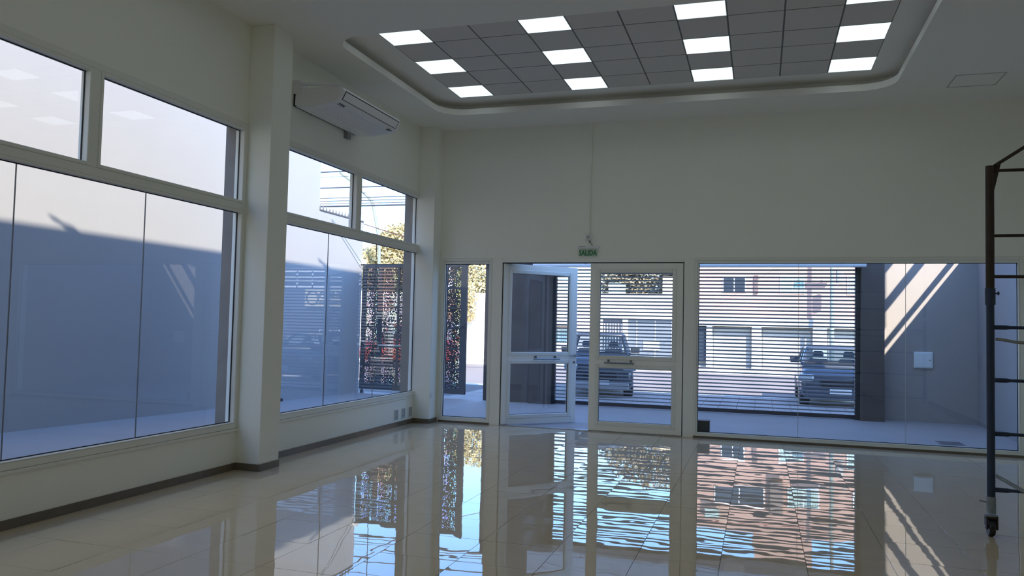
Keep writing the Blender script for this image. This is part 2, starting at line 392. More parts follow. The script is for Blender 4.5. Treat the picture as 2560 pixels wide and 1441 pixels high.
# ---- skirting
def skirt(name, segs, lab):
    root = empty(name); S(root, lab)
    for (x0, y0, x1, y1, nx, ny) in segs:
        L_ = math.hypot(x1-x0, y1-y0); n = max(1, math.ceil(L_/.607)); dx, dy = (x1-x0)/n, (y1-y0)/n
        for i in range(n):
            ax, ay, bx, by = x0+dx*i, y0+dy*i, x0+dx*(i+1), y0+dy*(i+1); t = .0012/ (L_/n)
            ax, bx = ax+(bx-ax)*t, bx-(bx-ax)*t; ay, by = ay+(by-ay)*t, by-(by-ay)*t
            MB().box(min(ax, bx, ax+nx*.011), max(ax, bx, ax+nx*.011), min(ay, by, ay+ny*.011), max(ay, by, ay+ny*.011), .001, .079).build('skirting_tile', M_SKIRT, root)
skirt('baseboard_left', [(0, -9.6, 0, -5.182, 1, 0), (.0, -5.182, .3285, -5.182, 0, -1), (.3175, -5.182, .3175, -4.80, 1, 0), (0, -4.80, 0, -.321, 1, 0), (0, -.321, .316, -.321, 0, -1), (.305, -.321, .305, 0, 1, 0)], 'dark brown tiled skirting')
skirt('baseboard_right', [(XR, -9, XR, 0, -1, 0)], 'dark brown tiled skirting of the right wall')

# ---- windows of the left wall
def left_window(n, y0, y1, lab):
    root = empty('window_%d' % n, (0, y0, Z0)); S(root, lab)
    f = MB(); ring(f, 'x', -.128, .010, y0, y1, Z0, Z1, .062); f.box(-.128, .010, y0+.062, y1-.062, 2.965, 3.045)
    ym = (y0+y1)/2; f.box(-.128, .010, ym-.045, ym+.045, 3.045, Z1-.062)
    f.build('frame', M_FRAME, root, bevel=.004)
    gk = MB(); bd = MB(); out = MB()
    cells = [(y0+.062, ym-.045, 3.045, Z1-.062), (ym+.045, y1-.062, 3.045, Z1-.062)]
    for (a, b, c, d) in cells:
        s = MB(); ring(s, 'x', -.09, .016, a, b, c, d, .034); s.build('sash', M_FRAME, root, bevel=.005)
        gs = MB(); ring(gs, 'x', -.056, -.046, a+.034, b-.034, c+.034, d-.034, .008); gs.build('gasket', M_GASKET, root)
        MB().box(-.056, -.050, a+.036, b-.036, c+.036, d-.036).build('pane', M_GLASS, root)
    a, b, c, d = y0+.062, y1-.062, Z0+.062, 2.965
    s = MB(); ring(s, 'x', -.08, .014, a, b, c, d, .030, wb=.010, wt=.028); s.build('glazing_bead', M_FRAME, root, bevel=.004)
    gs = MB(); ring(gs, 'x', -.054, -.042, a+.030, b-.030, c+.010, d-.028, .008); gs.build('gasket', M_GASKET, root)
    wd = (b-a-.06)/3
    j1, j2 = a+.03+wd, a+.03+2*wd
    for p, q in ((a+.03, j1-.003), (j1+.003, j2-.003), (j2+.003, b-.03)): MB().box(-.054, -.046, p, q, c+.01, d-.028).build('pane', M_GLASS, root)
    jm = MB()
    for j in (j1, j2): jm.box(-.055, -.045, j-.003, j+.003, c+.01, d-.028)
    jm.build('silicone_joint', mat('silicone', (.18, .19, .20), .4), root)
    MB().box(0, .022, y0-.01, y1+.01, Z0-.032, Z0-.002).build('sill', M_FRAME, root, bevel=.004)
    return root
left_window(1, -9.62, -5.16, 'tall white-framed window left of the near pillar')
left_window(2, -4.76, -.21, 'tall white-framed window between the pillars')
left_window(5, -14.14, -9.98, 'tall white-framed window beside the viewer')

# ---- shopfront in the back wall
w3 = empty('window_3', (.34, 0, 0)); S(w3, 'narrow white-framed side light left of the doors')
f = MB(); ring(f, 'y', -.012, .10, .342, 1.283, .035, 2.86, .045, wb=.045); f.build('frame', M_FRAME, w3, bevel=.004)
f = MB(); ring(f, 'y', -.002, .08, .387, 1.238, .08, 2.815, .018, wb=.02, wt=.05); f.build('glazing_bead', M_FRAME, w3, bevel=.004)
f = MB(); ring(f, 'y', .04, .055, .405, 1.220, .10, 2.765, .008); f.build('gasket', M_GASKET, w3)
MB().box(.407, 1.218, .045, .052, .102, 2.763).build('pane', M_GLASS, w3)
MB().box(.342, 1.283, -.006, .12, .0, .035).build('plinth', M_SKIRT, w3)
w4 = empty('window_4', (4.74, 0, 0)); S(w4, 'wide white-framed shop window right of the doors')
f = MB(); ring(f, 'y', -.012, .10, 4.70, 9.285, .035, 2.86, .042, wb=.035); f.build('frame', M_FRAME, w4, bevel=.004)
f = MB(); ring(f, 'y', -.004, .08, 4.742, 9.243, .07, 2.818, .022, wb=.022, wt=.045); f.build('glazing_bead', M_FRAME, w4, bevel=.004)
f = MB(); ring(f, 'y', .04, .055, 4.764, 9.221, .092, 2.773, .008); f.build('gasket', M_GASKET, w4)
for a, b in ((4.766, 6.265), (6.271, 7.765), (7.771, 9.219)): MB().box(a, b, .045, .052, .094, 2.771).build('pane', M_GLASS, w4)
MB().box(6.265, 6.271, .044, .053, .094, 2.771).box(7.765, 7.771, .044, .053, .094, 2.771).build('silicone_joint', mat('silicone_pale', (.5, .52, .5), .4), w4)
MB().box(4.70, 9.285, -.006, .12, .0, .035).build('plinth', M_SKIRT, w4)
d1 = empty('door_1', (1.29, 0, 0)); S(d1, 'double white glazed entrance door frame')
MB().box(1.283, 1.463, -.008, .12, 0, 2.862).box(4.535, 4.70, -.008, .12, 0, 2.862).box(1.463, 4.535, -.008, .12, 2.79, 2.862).build('frame', M_DOOR, d1, bevel=.004)
MB().box(1.463, 4.535, .02, .11, 2.778, 2.79).box(1.463, 1.474, .02, .11, 0, 2.778).box(4.524, 4.535, .02, .11, 0, 2.778).build('rebate_seal', M_GASKET, d1)
MB().box(1.463, 4.535, -.005, .13, .0005, .012).build('threshold', mat('worn_threshold', (.4, .38, .35), .4, .5, noise=.6, nscale=30), d1)
LWD = 1.515
def leaf(root_parent, hinge_x, ang, hand):
    """leaf drawn from its hinge along +x (hand 1) or -x (hand -1), thickness towards +y"""
    L_ = bpy.data.objects.new('door_leaf', None); C.objects.link(L_); L_.parent = root_parent
    W_LOC[L_.name] = Vector((0, 0, 0))
    L_.location = Vector((hinge_x, .02, 0))-W_LOC[root_parent.name]; L_.rotation_euler = (0, 0, ang)
    def bx(m, u0, u1, y0, y1, z0, z1):
        a, b = sorted((u0*hand, u1*hand)); m.box(a, b, y0, y1, z0, z1)
    def rg(m, y0, y1, u0, u1, z0, z1, w):
        bx(m, u0, u0+w, y0, y1, z0, z1); bx(m, u1-w, u1, y0, y1, z0, z1); bx(m, u0+w, u1-w, y0, y1, z0, z0+w); bx(m, u0+w, u1-w, y0, y1, z1-w, z1)
    m = MB(); y0, y1 = -.02, .05
    bx(m, 0, .105, y0, y1, .016, 2.776); bx(m, LWD-.105, LWD, y0, y1, .016, 2.776)
    bx(m, .105, LWD-.105, y0, y1, .016, .115); bx(m, .105, LWD-.105, y0, y1, 2.676, 2.776); bx(m, .105, LWD-.105, y0, y1, 1.11, 1.192)
    m.build('leaf_frame', M_DOOR, None, bevel=.004).parent = L_
    for (za, zb) in ((.115, 1.11), (1.192, 2.676)):
        b = MB(); rg(b, -.028, .058, .095, LWD-.095, za-.01, zb+.01, .072); b.build('glazing_bead', M_FRAME, None, bevel=.01).parent = L_
        k = MB(); rg(k, .005, .025, .163, LWD-.163, za+.058, zb-.058, .008); k.build('gasket', M_GASKET, None).parent = L_
        p = MB(); bx(p, .165, LWD-.165, .010, .017, za+.06, zb-.06); p.build('pane', M_GLASS, None).parent = L_
    return L_
def attach(mb, name, m, L_, **k):
    o = mb.build(name, m, None, **k); o.parent = L_; return o
LA = math.radians(46)
la = leaf(d1, 1.478, LA, 1)
lb = leaf(d1, 4.520, 0.0, -1)
def handle(L_, hand, u0, u1, z, st):
    h = MB(); h.tube((hand*u0, -.085, z), (hand*u1, -.085, z), .014, 12)
    attach(h, 'pull_handle', st, L_, smooth=False)
    p = MB()
    for u in (u0+.06 if u1 > u0 else u0-.06, u1-.06 if u1 > u0 else u1+.06):
        p.tube((hand*u, -.02, z+.035), (hand*u, -.030, z+.035), .021, 12); p.tube((hand*u, -.03, z+.03), (hand*u, -.085, z+.003), .008, 8)
    attach(p, 'handle_mount', st, L_)
handle(la, 1, .60, 1.12, 1.135, M_STEEL)
handle(lb, -1, .76, 1.25, 1.137, M_STEEL)
lv = MB().tube((LWD-.05, -.02, 1.195), (LWD-.05, -.065, 1.195), .017, 12).tube((LWD-.05, -.058, 1.195), (LWD-.17, -.058, 1.195), .009, 8).tube((LWD-.05, -.058, 1.195), (LWD+.03, -.05, 1.195), .009, 8)
attach(lv, 'lever_handle', M_STEEL, la)
attach(MB().tube((LWD-.05, -.02, 1.075), (LWD-.05, -.034, 1.075), .02, 14), 'lock_rose', M_STEEL, la)

# ================================================================ THINGS IN THE ROOM
# ---- air conditioner hung beside the near pillar
ac = tag(empty('air_conditioner', (0, -3.45, 4.45)), 'white under-ceiling air conditioner hanging from the left wall beside the pillar', 'air conditioner')
ya, yb_ = -4.28, -2.62
prof = [(.03, 4.665), (.66, 4.655), (.705, 4.64), (.722, 4.605), (.655, 4.485), (.625, 4.462), (.56, 4.448), (.30, 4.425), (.05, 4.430), (.02, 4.46)]
acm = MB(); acm.prism(prof, 'y', ya, yb_); acm.build('casing', M_AC, ac, bevel=.012, smooth=False)
def on_front(s, t, off):          # s 0..1 down the sloping outlet face, t along y
    a = Vector((.722, 0, 4.605)); b = Vector((.655, 0, 4.485)); n = Vector((b.z-a.z, 0, a.x-b.x)).normalized()*-1
    p = a.lerp(b, s)+n*off; return Vector((p.x, t, p.z))
def front_quad(mb, s0, s1, t0, t1, o0, o1):
    A = [on_front(s, t, o_) for o_ in (o0, o1) for (s, t) in ((s0, t0), (s1, t0), (s1, t1), (s0, t1))]
    n = len(mb.v); mb.v += [tuple(p) for p in A]
    for q in ((0, 1, 2, 3), (7, 6, 5, 4), (0, 4, 5, 1), (1, 5, 6, 2), (2, 6, 7, 3), (3, 7, 4, 0)): mb.face([n+i for i in q])
m = MB(); front_quad(m, .0, .86, -4.22, -2.68, .0005, .002); m.build('outlet_gap', M_BLACK, ac)
m = MB(); front_quad(m, .08, .80, -4.205, -2.70, .001, .006); m.build('louvre', M_AC, ac)
for i in range(7):
    x = .56-.045*i; z = 4.4485-.0040*i
    MB().box(x, x+.012, -4.15, -2.72, z-.0035, z).build('intake_rib', M_AC, ac)
m = MB().prism([(.04, 4.715), (.64, 4.675), (.665, 4.68), (.66, 4.692), (.08, 4.745), (.04, 4.745)], 'y', ya-.004, ya+.05); m.build('hanger_arm', M_AC, ac)
m = MB().prism([(.04, 4.715), (.64, 4.675), (.665, 4.68), (.66, 4.692), (.08, 4.745), (.04, 4.745)], 'y', yb_-.05, yb_+.004); m.build('hanger_arm', M_AC, ac)
MB().box(0, .10, -4.29, -4.10, 4.60, 4.77).build('wall_bracket', M_AC, ac)
MB().box(0, .06, -2.97, -2.87, 4.335, 4.47).build('wall_bracket', mat('bracket_grey', (.3, .3, .31), .5), ac)
MB().box(.002, .04, ya+.01, yb_-.05, 4.445, 4.66).build('back_plate', M_BLACK, ac)
text('brand_letters', 'ZTOK', M_BLACK, .060, (.5905, -4.13, 4.4515), ((0, .977, .21), (1, 0, 0), (0, .21, -.977)), ac)
MB().box(.60, .648, -2.86, -2.76, 4.452, 4.462).build('display', mat('grey_display', (.12, .13, .15), .3), ac)

# ---- exit sign, emergency lamp, junction box, conduit
ex = tag(empty('exit_sign', (2.955, 0, 2.95)), 'green SALIDA exit letters on small acrylic plate above the doors', 'exit sign')
MB().box(2.80, 3.125, -.022, -.018, 2.885, 3.015).build('acrylic_plate', M_GREENP, ex)
text('letters', 'SALIDA', M_GREEN, .125, (2.958, -.0235, 2.905), ROT_Y, ex, extrude=.0015, sx=.74).data.update()
el = tag(empty('emergency_light', (2.96, 0, 3.03)), 'slim white emergency light bar directly above the SALIDA letters', 'emergency light')
MB().box(2.785, 3.14, -.05, 0, 3.016, 3.062).build('body', M_WHITEP, el, bevel=.004)
MB().box(2.81, 2.92, -.0515, -.05, 3.043, 3.050).build('label_strip', M_BLACK, el)
jb = tag(empty('junction_box', (2.965, 0, 3.21)), 'small square white socket box at the foot of the conduit', 'junction box')
MB().box(2.907, 3.022, -.04, 0, 3.165, 3.252).build('box', M_WHITEP, jb, bevel=.006)
MB().box(2.93, 2.998, -.0425, -.04, 3.180, 3.237).build('socket_face', mat('socket_grey', (.5, .5, .5), .4), jb)
MB().box(2.955, 2.963, -.0435, -.0425, 3.195, 3.225).build('slot', M_BLACK, jb)
cdt = tag(MB().tube((2.968, -.020, 3.252), (2.988, -.020, HC), .015, 8).tube((2.976, -.012, 4.29), (2.9765, -.012, 4.35), .014, 8).build('conduit', M_WALL), 'thin vertical painted conduit running up the end wall to the ceiling', 'conduit')
tag(MB().path([(2.975, -.03, 3.165), (2.99, -.035, 3.13), (3.01, -.03, 3.10), (3.035, -.025, 3.065)], .005).tube((2.985, -.034, 3.14), (2.997, -.034, 3.12), .013, 8).build('power_cord', mat('cord_grey', (.16, .16, .16), .5)), 'short dark plug and cord between socket box and emergency light', 'cord')

# ---- low ventilation grilles and outlet
vl = ['farthest from the corner', 'in the middle of the three', 'nearest the corner pillar']
for i, (a, b) in enumerate(((-1.056, -.901), (-.784, -.629), (-.507, -.352))):
    v = tag(empty('vent_grille', (0, (a+b)/2, .11)), 'small low white ventilation grille under the window, %s' % vl[i], 'vent grille', 'vent grilles under the second window')
    m = MB(); ring(m, 'x', 0, .008, a, b, .11, .282, .010); m.build('rim', M_WHITEP, v)
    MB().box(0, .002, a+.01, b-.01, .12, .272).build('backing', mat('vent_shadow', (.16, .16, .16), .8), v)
    for k in range(9):
        z = .124+k*.0165; MB().box(.002, .008, a+.01, b-.01, z, z+.007).build('slat', M_WHITEP, v)
ol = tag(MB().box(.305, .313, -.275, -.19, .43, .52).build('wall_outlet', M_WHITEP, bevel=.002), 'small white wall outlet on the corner pillar', 'outlet')

# ---- scaffold tower edge
sy = -5.18
sf = tag(empty('scaffold', (7.60, sy, 0)), 'rolling steel scaffold frame, brown above and blue below, standing at the right edge', 'scaffold')
sxp = 7.608
MB().tube((sxp, sy, 2.06), (sxp+.002, sy, 3.20), .034, 20).build('upper_post', M_BROWN, sf, smooth=False)
MB().tube((sxp, sy, .30), (sxp, sy, 2.0), .032, 20).build('lower_post', M_BLUE, sf)
MB().tube((sxp, sy, 1.985), (sxp, sy, 2.13), .041, 20).build('coupler', M_BLUE, sf)
MB().tube((sxp+.038, sy, 2.085), (sxp+.072, sy, 2.085), .007, 8).box(sxp+.055, sxp+.068, sy-.012, sy+.012, 2.07, 2.10).build('set_screw', M_BLUE, sf)
X2 = 8.95
MB().tube((X2, sy, 2.06), (X2, sy, 3.20), .034, 20).build('upper_post', M_BROWN, sf)
MB().tube((X2, sy, .30), (X2, sy, 2.0), .032, 20).build('lower_post', M_BLUE, sf)
for z, r_, mm in ((3.158, .014, M_BROWN), (2.587, .013, M_BROWN), (2.231, .014, M_BROWN)):
    MB().tube((sxp+.03, sy, z), (X2-.03, sy, z), r_, 10).build('rung', mm, sf)
for z in (1.791, 1.336, .877, .40):
    m = MB().tube((sxp+.03, sy, z), (sxp+.12, sy, z), .020, 12).tube((sxp+.12, sy, z), (sxp+.15, sy, z), .020, 12, .014).tube((sxp+.15, sy, z), (X2-.15, sy, z), .014, 12).tube((X2-.15, sy, z), (X2-.03, sy, z), .020, 12); m.build('rung', M_BLUE, sf)
MB().tube((sxp+.04, sy-.02, 3.20), (8.28, sy-.02, 3.63), .015, 10).tube((8.28, sy-.02, 3.63), (X2-.04, sy-.02, 3.20), .015, 10).build('top_brace', M_BROWN, sf)
MB().prism([(sxp+.03, 3.21), (sxp+.085, 3.21), (sxp+.03, 2.96)], 'y', sy-.006, sy+.006).build('gusset', M_BROWN, sf)
MB().tube((sxp+.03, sy-.03, .52), (8.55, sy-.03, -.15+.17), .017, 10).build('cross_brace', M_PALEB, sf) if False else MB().tube((sxp+.03, sy-.035, .525), (8.35, sy-.9, .14), .016, 10).build('cross_brace', M_PALEB, sf)
MB().tube((sxp, sy, .20), (sxp, sy, .34), .036, 20).tube((sxp, sy, .176), (sxp, sy, .185), .05, 20).build('leg_socket', M_PALEB, sf)
MB().tube((sxp-.03, sy, .29), (sxp-.09, sy, .30), .006, 8).build('locking_pin', M_PALEB, sf)
cs = MB().box(sxp-.045, sxp-.034, sy-.035, sy+.035, .065, .16).box(sxp+.034, sxp+.045, sy-.035, sy+.035, .065, .16).box(sxp-.045, sxp+.045, sy-.035, sy+.035, .155, .176)
cs.build('caster_fork', M_BROWN, sf)
wh = MB(); n = 24; prof_ = [(-.024, .058), (-.024, .072), (-.016, .08), (.016, .08), (.024, .072), (.024, .058)]
rings_ = [[(sxp+px_, sy+.02+pr*math.cos(2*PI*i/n), .081+pr*math.sin(2*PI*i/n)) for i in range(n)] for px_, pr in prof_]
wh.loft(rings_); wh.build('caster_wheel', M_BLACK, sf)
MB().tube((sxp-.046, sy+.02, .081), (sxp+.046, sy+.02, .081), .012, 10).build('axle', M_STEEL, sf)
tag(MB().path([(sxp+.035, sy-.02, 1.69), (sxp+.09, sy-.025, 1.685), (sxp+.18, sy-.03, 1.668), (sxp+.35, sy-.03, 1.655), (sxp+.6, sy-.03, 1.665), (sxp+.9, sy-.03, 1.69), (X2-.04, sy-.02, 1.74)], .0135, 10).build('hose', mat('pale_hose', (.28, .29, .28), .6)), 'pale grey hose slung between the scaffold posts', 'hose')

# ================================================================ OUTSIDE: YARD
AX = -3.6
m = MB(); m.v = [(AX-.4, -18, .44), (-.20, -18, .44), (-.20, .1, -.004), (AX-.4, .1, .09), (-.20, 4.8, -.004), (AX-.4, 4.8, -.004)]
m.v += [(p[0], p[1], -.3) for p in m.v]
for q in ((0, 1, 2), (0, 2, 3), (3, 2, 4), (3, 4, 5), (6, 9, 8, 7), (9, 11, 10, 8), (0, 6, 7, 1), (1, 7, 8, 2), (2, 8, 10, 4), (4, 10, 11, 5), (5, 11, 9, 3), (3, 9, 6, 0)): m.face(list(q))
S(m.build('alley_ground', M_PATIO), 'pale concrete alley slab outside the left windows')
S(MB().box(-.20, 9.75, .13, 4.8, -.3, -.004).build('patio_ground', M_PATIO), 'pale concrete yard slab in front of the shop window')
S(MB().box(AX-.3, AX, -18, 2.40, -.2, 8.6).build('boundary_wall', M_ALLEY), 'tall pale boundary wall across the alley')
S(MB().box(AX-.3, AX, 2.40, 4.45, -.2, 4.15).build('low_boundary_wall', M_ALLEY), 'lower end of the pale boundary wall with spikes on top')
sp = tag(empty('wall_spikes', (AX, 3.4, 4.15)), 'row of small security spikes along the top of the low boundary wall', 'wall spikes')
MB().box(AX-.10, AX+.01, 2.42, 4.45, 4.15, 4.185).build('base_strip', mat('spike_base', (.10, .09, .09), .7), sp)
for i in range(14):
    y = 2.5+i*.14; MB().tube((AX-.05, y, 4.18), (AX-.05, y+.01, 4.30), .028, 4, .003).build('spike', mat('spike_grey', (.16, .15, .16), .6), sp)
tag(MB().path([(AX+.03, 2.9, 4.03), (AX+.06, 3.6, 3.57), (AX+.08, 4.28, 3.13)], .009, 6).build('stay_cable', mat('cable_teal', (.30, .38, .40), .5)), 'thin pale stay cable sloping from the boundary wall to the gate corner', 'cable')
tag(MB().path([(AX-.01, 4.43, 4.12), (-3.35, 6.0, 4.0), (-3.1, 7.5, 3.98), (-2.4, 13, 4.35), (8.66, 24.6, 6.9)], .012, 6).build('reddish_wire', mat('wire_red', (.20, .07, .06), .6)), 'thin reddish wire sagging past the trees beyond the gate', 'wire')
tag(MB().box(-3.545, -3.50, 1.05, 1.10, .03, .13).build('black_peg', M_BLACK, bevel=.004), 'tiny black peg on the alley slab beside the near pillar', 'peg')

# facade walls of the yard
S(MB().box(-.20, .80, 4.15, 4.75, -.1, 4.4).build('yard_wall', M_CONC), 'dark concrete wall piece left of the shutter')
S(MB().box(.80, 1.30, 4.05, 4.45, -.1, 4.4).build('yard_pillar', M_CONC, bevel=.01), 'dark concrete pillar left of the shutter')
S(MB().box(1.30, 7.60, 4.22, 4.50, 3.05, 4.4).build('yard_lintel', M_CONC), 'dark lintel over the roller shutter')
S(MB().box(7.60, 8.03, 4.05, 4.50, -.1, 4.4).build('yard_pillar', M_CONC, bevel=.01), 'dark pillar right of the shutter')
S(MB().box(8.03, 9.72, 4.42, 4.62, -.1, 4.4).build('yard_end_wall', M_GREYW), 'grey wall with slanting bars of sunlight')
S(MB().box(9.72, 9.92, .0, 4.62, -.1, 3.55).build('yard_side_wall', M_SIDEW), 'bluish grey side wall of the yard')
rf = tag(empty('rail_frame', (9.8, 2.3, 3.59)), 'steel rail frame standing on the yard side wall', 'rail frame')
for z0, z1 in ((3.735, 3.83), (4.45, 4.63), (5.23, 5.42)): MB().box(9.72, 9.78, .3, 4.6, z0, z1).build('rail', M_GATE, rf)
for y in (.35, 4.55): MB().box(9.73, 9.77, y-.03, y+.03, 3.59, 5.4).build('rail_post', M_GATE, rf)

# roller shutter
rs = tag(empty('roller_shutter', (4.4, 4.25, 0)), 'open-bar aluminium roller shutter closing the yard front', 'roller shutter')
slm = MB().prism([(4.233, -.012), (4.264, -.017), (4.270, .006), (4.264, .014), (4.238, .015), (4.231, .008)], 'x', 1.36, 7.52).mesh('slat', M_ALU)
for i in range(38): link('slat', slm, rs, loc=(0, 0, .145+i*.0765))
MB().box(1.36, 7.52, 4.225, 4.275, .005, .085).build('bottom_bar', M_RAILD, rs)
MB().box(1.30, 1.37, 4.19, 4.30, 0, 3.05).build('side_rail', M_RAILD, rs)
MB().box(7.51, 7.60, 4.15, 4.30, 0, 3.05).build('side_rail', M_RAILD, rs)
hs = MB().prism([(3.36, 2.985), (3.37, 2.975), (4.15, 3.02), (4.15, 3.85), (3.36, 3.85)], 'x', 1.05, 7.62); hs.build('housing', M_HOUSE, rs)
for i, z in enumerate((3.01, 3.06, 3.28, 3.34, 3.56, 3.62)): MB().box(1.05, 7.62, 3.352, 3.36, z, z+.012).build('housing_rib', M_HOUSE, rs)
for x in (2.2, 4.55, 6.2): MB().tube((x, 3.352, 3.04), (x, 3.345, 3.04), .010, 8).build('screw', M_RAILD, rs)

# meter box, plate, drain, black crate
mb_ = tag(empty('meter_box', (8.76, 4.40, 1.05)), 'square white metal meter box mounted on the grey sunlit wall', 'meter box')
MB().box(8.60, 8.94, 4.385, 4.42, 1.055, 1.372).build('box_frame', mat('meter_white', (.84, .88, .86), .4), mb_, bevel=.004)
MB().box(8.62, 8.92, 4.372, 4.386, 1.075, 1.352).build('door', mat('meter_door', (.84, .88, .86), .4), mb_, bevel=.003)
MB().tube((8.885, 4.372, 1.215), (8.885, 4.362, 1.215), .010, 10).build('lock', M_BLACK, mb_)
pl = MB(); ring(pl, 'x', 9.70, 9.72, 4.12, 4.24, 1.04, 1.36, .012); pl.box(9.712, 9.72, 4.13, 4.23, 1.05, 1.35)
tag(pl.build('inspection_plate', M_SIDEW), 'narrow upright inspection plate on the yard side wall', 'plate')
dr = tag(empty('floor_drain', (8.6, 1.24, 0)), 'rectangular grey drain grate in the yard slab', 'drain')
m = MB(); 
for i in range(10): m.box(8.44+i*.032, 8.44+i*.032+.018, 1.08, 1.42, -.003, .003)
m.build('bars', mat('drain_grey', (.13, .13, .14), .5), dr)
MB().box(8.42, 8.44, 1.06, 1.44, -.003, .004).box(8.76, 8.78, 1.06, 1.44, -.003, .004).box(8.44, 8.76, 1.06, 1.08, -.003, .004).box(8.44, 8.76, 1.42, 1.44, -.003, .004).build('rim', mat('drain_grey2', (.2, .2, .21), .5), dr)
cr = tag(empty('black_box', (4.86, .2, 0)), 'small black box standing outside at the lower left of the shop window', 'box')
MB().box(4.72, 4.945, .13, .30, .0, .245).build('body', M_BLACK, cr, bevel=.004)
MB().box(4.715, 4.95, .125, .305, .245, .262).build('lid', M_BLACK, cr, bevel=.003)

# gate
ga = tag(empty('security_gate', (-2.2, 4.3, 0)), 'dark perforated metal gate leaf standing ajar beside the boundary wall', 'gate')
g0 = Vector((-3.55, 4.42, 0)); g1 = Vector((-.745, 4.20, 0)); gd = (g1-g0); GL = gd.length; gd.normalize(); gn = Vector((-gd.y, gd.x, 0))
def gbox(m, a, b, n0, n1, z0, z1):
    k = len(m.v)
    for z in (z0, z1):
        for (t, w) in ((a, n0), (b, n0), (b, n1), (a, n1)):
            p = g0+gd*t+gn*w; m.v.append((p.x, p.y, z))
    for q in ((0, 3, 2, 1), (4, 5, 6, 7), (0, 1, 5, 4), (1, 2, 6, 5), (2, 3, 7, 6), (3, 0, 4, 7)): m.face([k+i for i in q])
GZ0, GZ1 = .10, 3.12
verts = [(0, .11), (.45, .56), (.985, 1.03), (1.55, 1.60), (2.255, 2.30), (GL-.15, GL)]
for a, b in verts: m = MB(); gbox(m, a, b, -.03, .03, GZ0, GZ1); m.build('stile', M_GATE, ga)
zs = [(GZ0, GZ0+.13), (.645, .685), (1.115, 1.155), (1.585, 1.625), (2.055, 2.095), (2.52, 2.56), (GZ1-.09, GZ1)]
for a, b in zs: m = MB(); gbox(m, 0, GL, -.028, .028, a, b); m.build('rail', M_GATE, ga)
for i in range(6):
    for (a, b) in ((.11, .45), (.56, .985), (1.03, 1.55), (1.60, 2.255), (2.30, GL-.15)):
        m = MB(); gbox(m, a, b, -.001, .001, zs[i][1], zs[i+1][0]); m.build('perforated_panel', M_PERF, ga)
m = MB(); gbox(m, GL-.16, GL-.02, -.05, -.03, 1.50, 1.74); m.build('lock_box', M_GATE, ga)
p = g0+gd*(GL-.06)-gn*.05; q = p-gn*.06; e = q-gd*.30
MB().tube((p.x, p.y, 1.66), (q.x, q.y, 1.66), .014, 8).tube((q.x, q.y, 1.66), (e.x, e.y, 1.63), .014, 8).build('lever_handle', M_GATE, ga)
p = g0+gd*(GL-.24)-gn*.04; MB().tube((p.x, p.y, 1.38), (p.x, p.y, 1.60), .018, 8).build('cylinder_guard', M_GATE, ga)
p = g0+gd*.06; MB().tube((p.x, p.y, 0.0), (p.x, p.y, .11), .05, 12, .028).build('foot', M_GATE, ga)
p = g0+gd*1.15-gn*.04; q = g0+gd*.35-gn*.04; 
m = MB(); gbox(m, .55, 1.45, -.055, -.04, 1.15, 1.185); m.build('pale_crossbar', mat('pale_bar', (.45, .46, .42), .5), ga)
m = MB(); gbox(m, -.06, .06, -.05, .05, GZ1, GZ1+.10); m.build('corner_cap', M_WHITEP, ga)
tag(MB().box(-.30, -.20, 4.18, 4.30, 0, 3.4).build('gate_post', mat('gate_post_brown', (.035, .03, .032), .6)), 'dark steel gate post beside the open gap to the street', 'gate post')

# ================================================================ STREET
sw = S(MB().box(-40, 45, 4.75, 9.3, -.35, -.075).build('sidewalk', M_JOINT), 'street sidewalk of square pavers')
PM = MB().box(-.195, .195, -.195, .195, -.04, 0).mesh('paving_tile', M_SIDEWALK)
for i in range(-4, 22):
    for j in range(11): link('paving_tile', PM, sw, loc=(.2+i*.4, 4.97+j*.4, -.058+random.uniform(-.002, .002)))
S(MB().box(-60, 70, 9.3, 9.5, -.4, -.05).build('kerb', M_WPIL), 'near kerb of the street')
S(MB().box(-60, 70, 9.5, 22.3, -.6, -.14).build('street', M_ROAD), 'sunlit street surface')
S(MB().box(-60, 70, 22.3, 22.5, -.4, -.02).build('kerb', M_WPIL), 'far kerb of the street')
S(MB().box(-60, 70, 22.5, 48, -.4, -.06).build('far_sidewalk', mat('far_pavement', (.37, .31, .26), .9)), 'sunlit far sidewalk')
FY = 26.0
def bxo(name, m, parent, *a, **k): return MB().box(*a).build(name, m, parent, **k)
# pink building
pb = tag(empty('pink_building', (8, FY, 0)), 'pink rendered apartment building with garages across the street', 'building')
bxo('wall', M_PINK, pb, 2.08, 14.0, FY, FY+8, 2.25, 7.6)
bxo('roof_block', M_PINK, pb, 5.5, 8.0, FY+.1, FY+5, 7.6, 9.6)
bxo('band', M_GREYB, pb, 2.08, 14.0, FY-.10, FY+.2, 1.90, 2.28)
bxo('ground_floor', M_GARAGE, pb, 2.08, 14.0, FY+.45, FY+8, -.1, 1.92)
for x0, x1 in ((3.26, 3.52), (5.33, 5.76), (8.02, 8.62), (10.6, 11.0), (12.9, 13.3)): bxo('pillar', M_WPIL, pb, x0, x1, FY, FY+.5, -.1, 1.90)
for x0, x1 in ((3.54, 5.31), (5.78, 8.0), (8.64, 10.58), (11.02, 12.88)):
    d = bxo('garage_door', M_GARAGE, pb, x0+.05, x1-.05, FY+.40, FY+.46, -.05, 1.84)
    m = MB()
    for k in range(8): m.box(x0+.06, x1-.06, FY+.385, FY+.40, .02+k*.23, .03+k*.23)
    m.build('door_groove', M_GREYB, d)
bxo('wall', M_DARKG, pb, 2.6, 3.24, FY+.2, FY+.4, .2, 1.9)
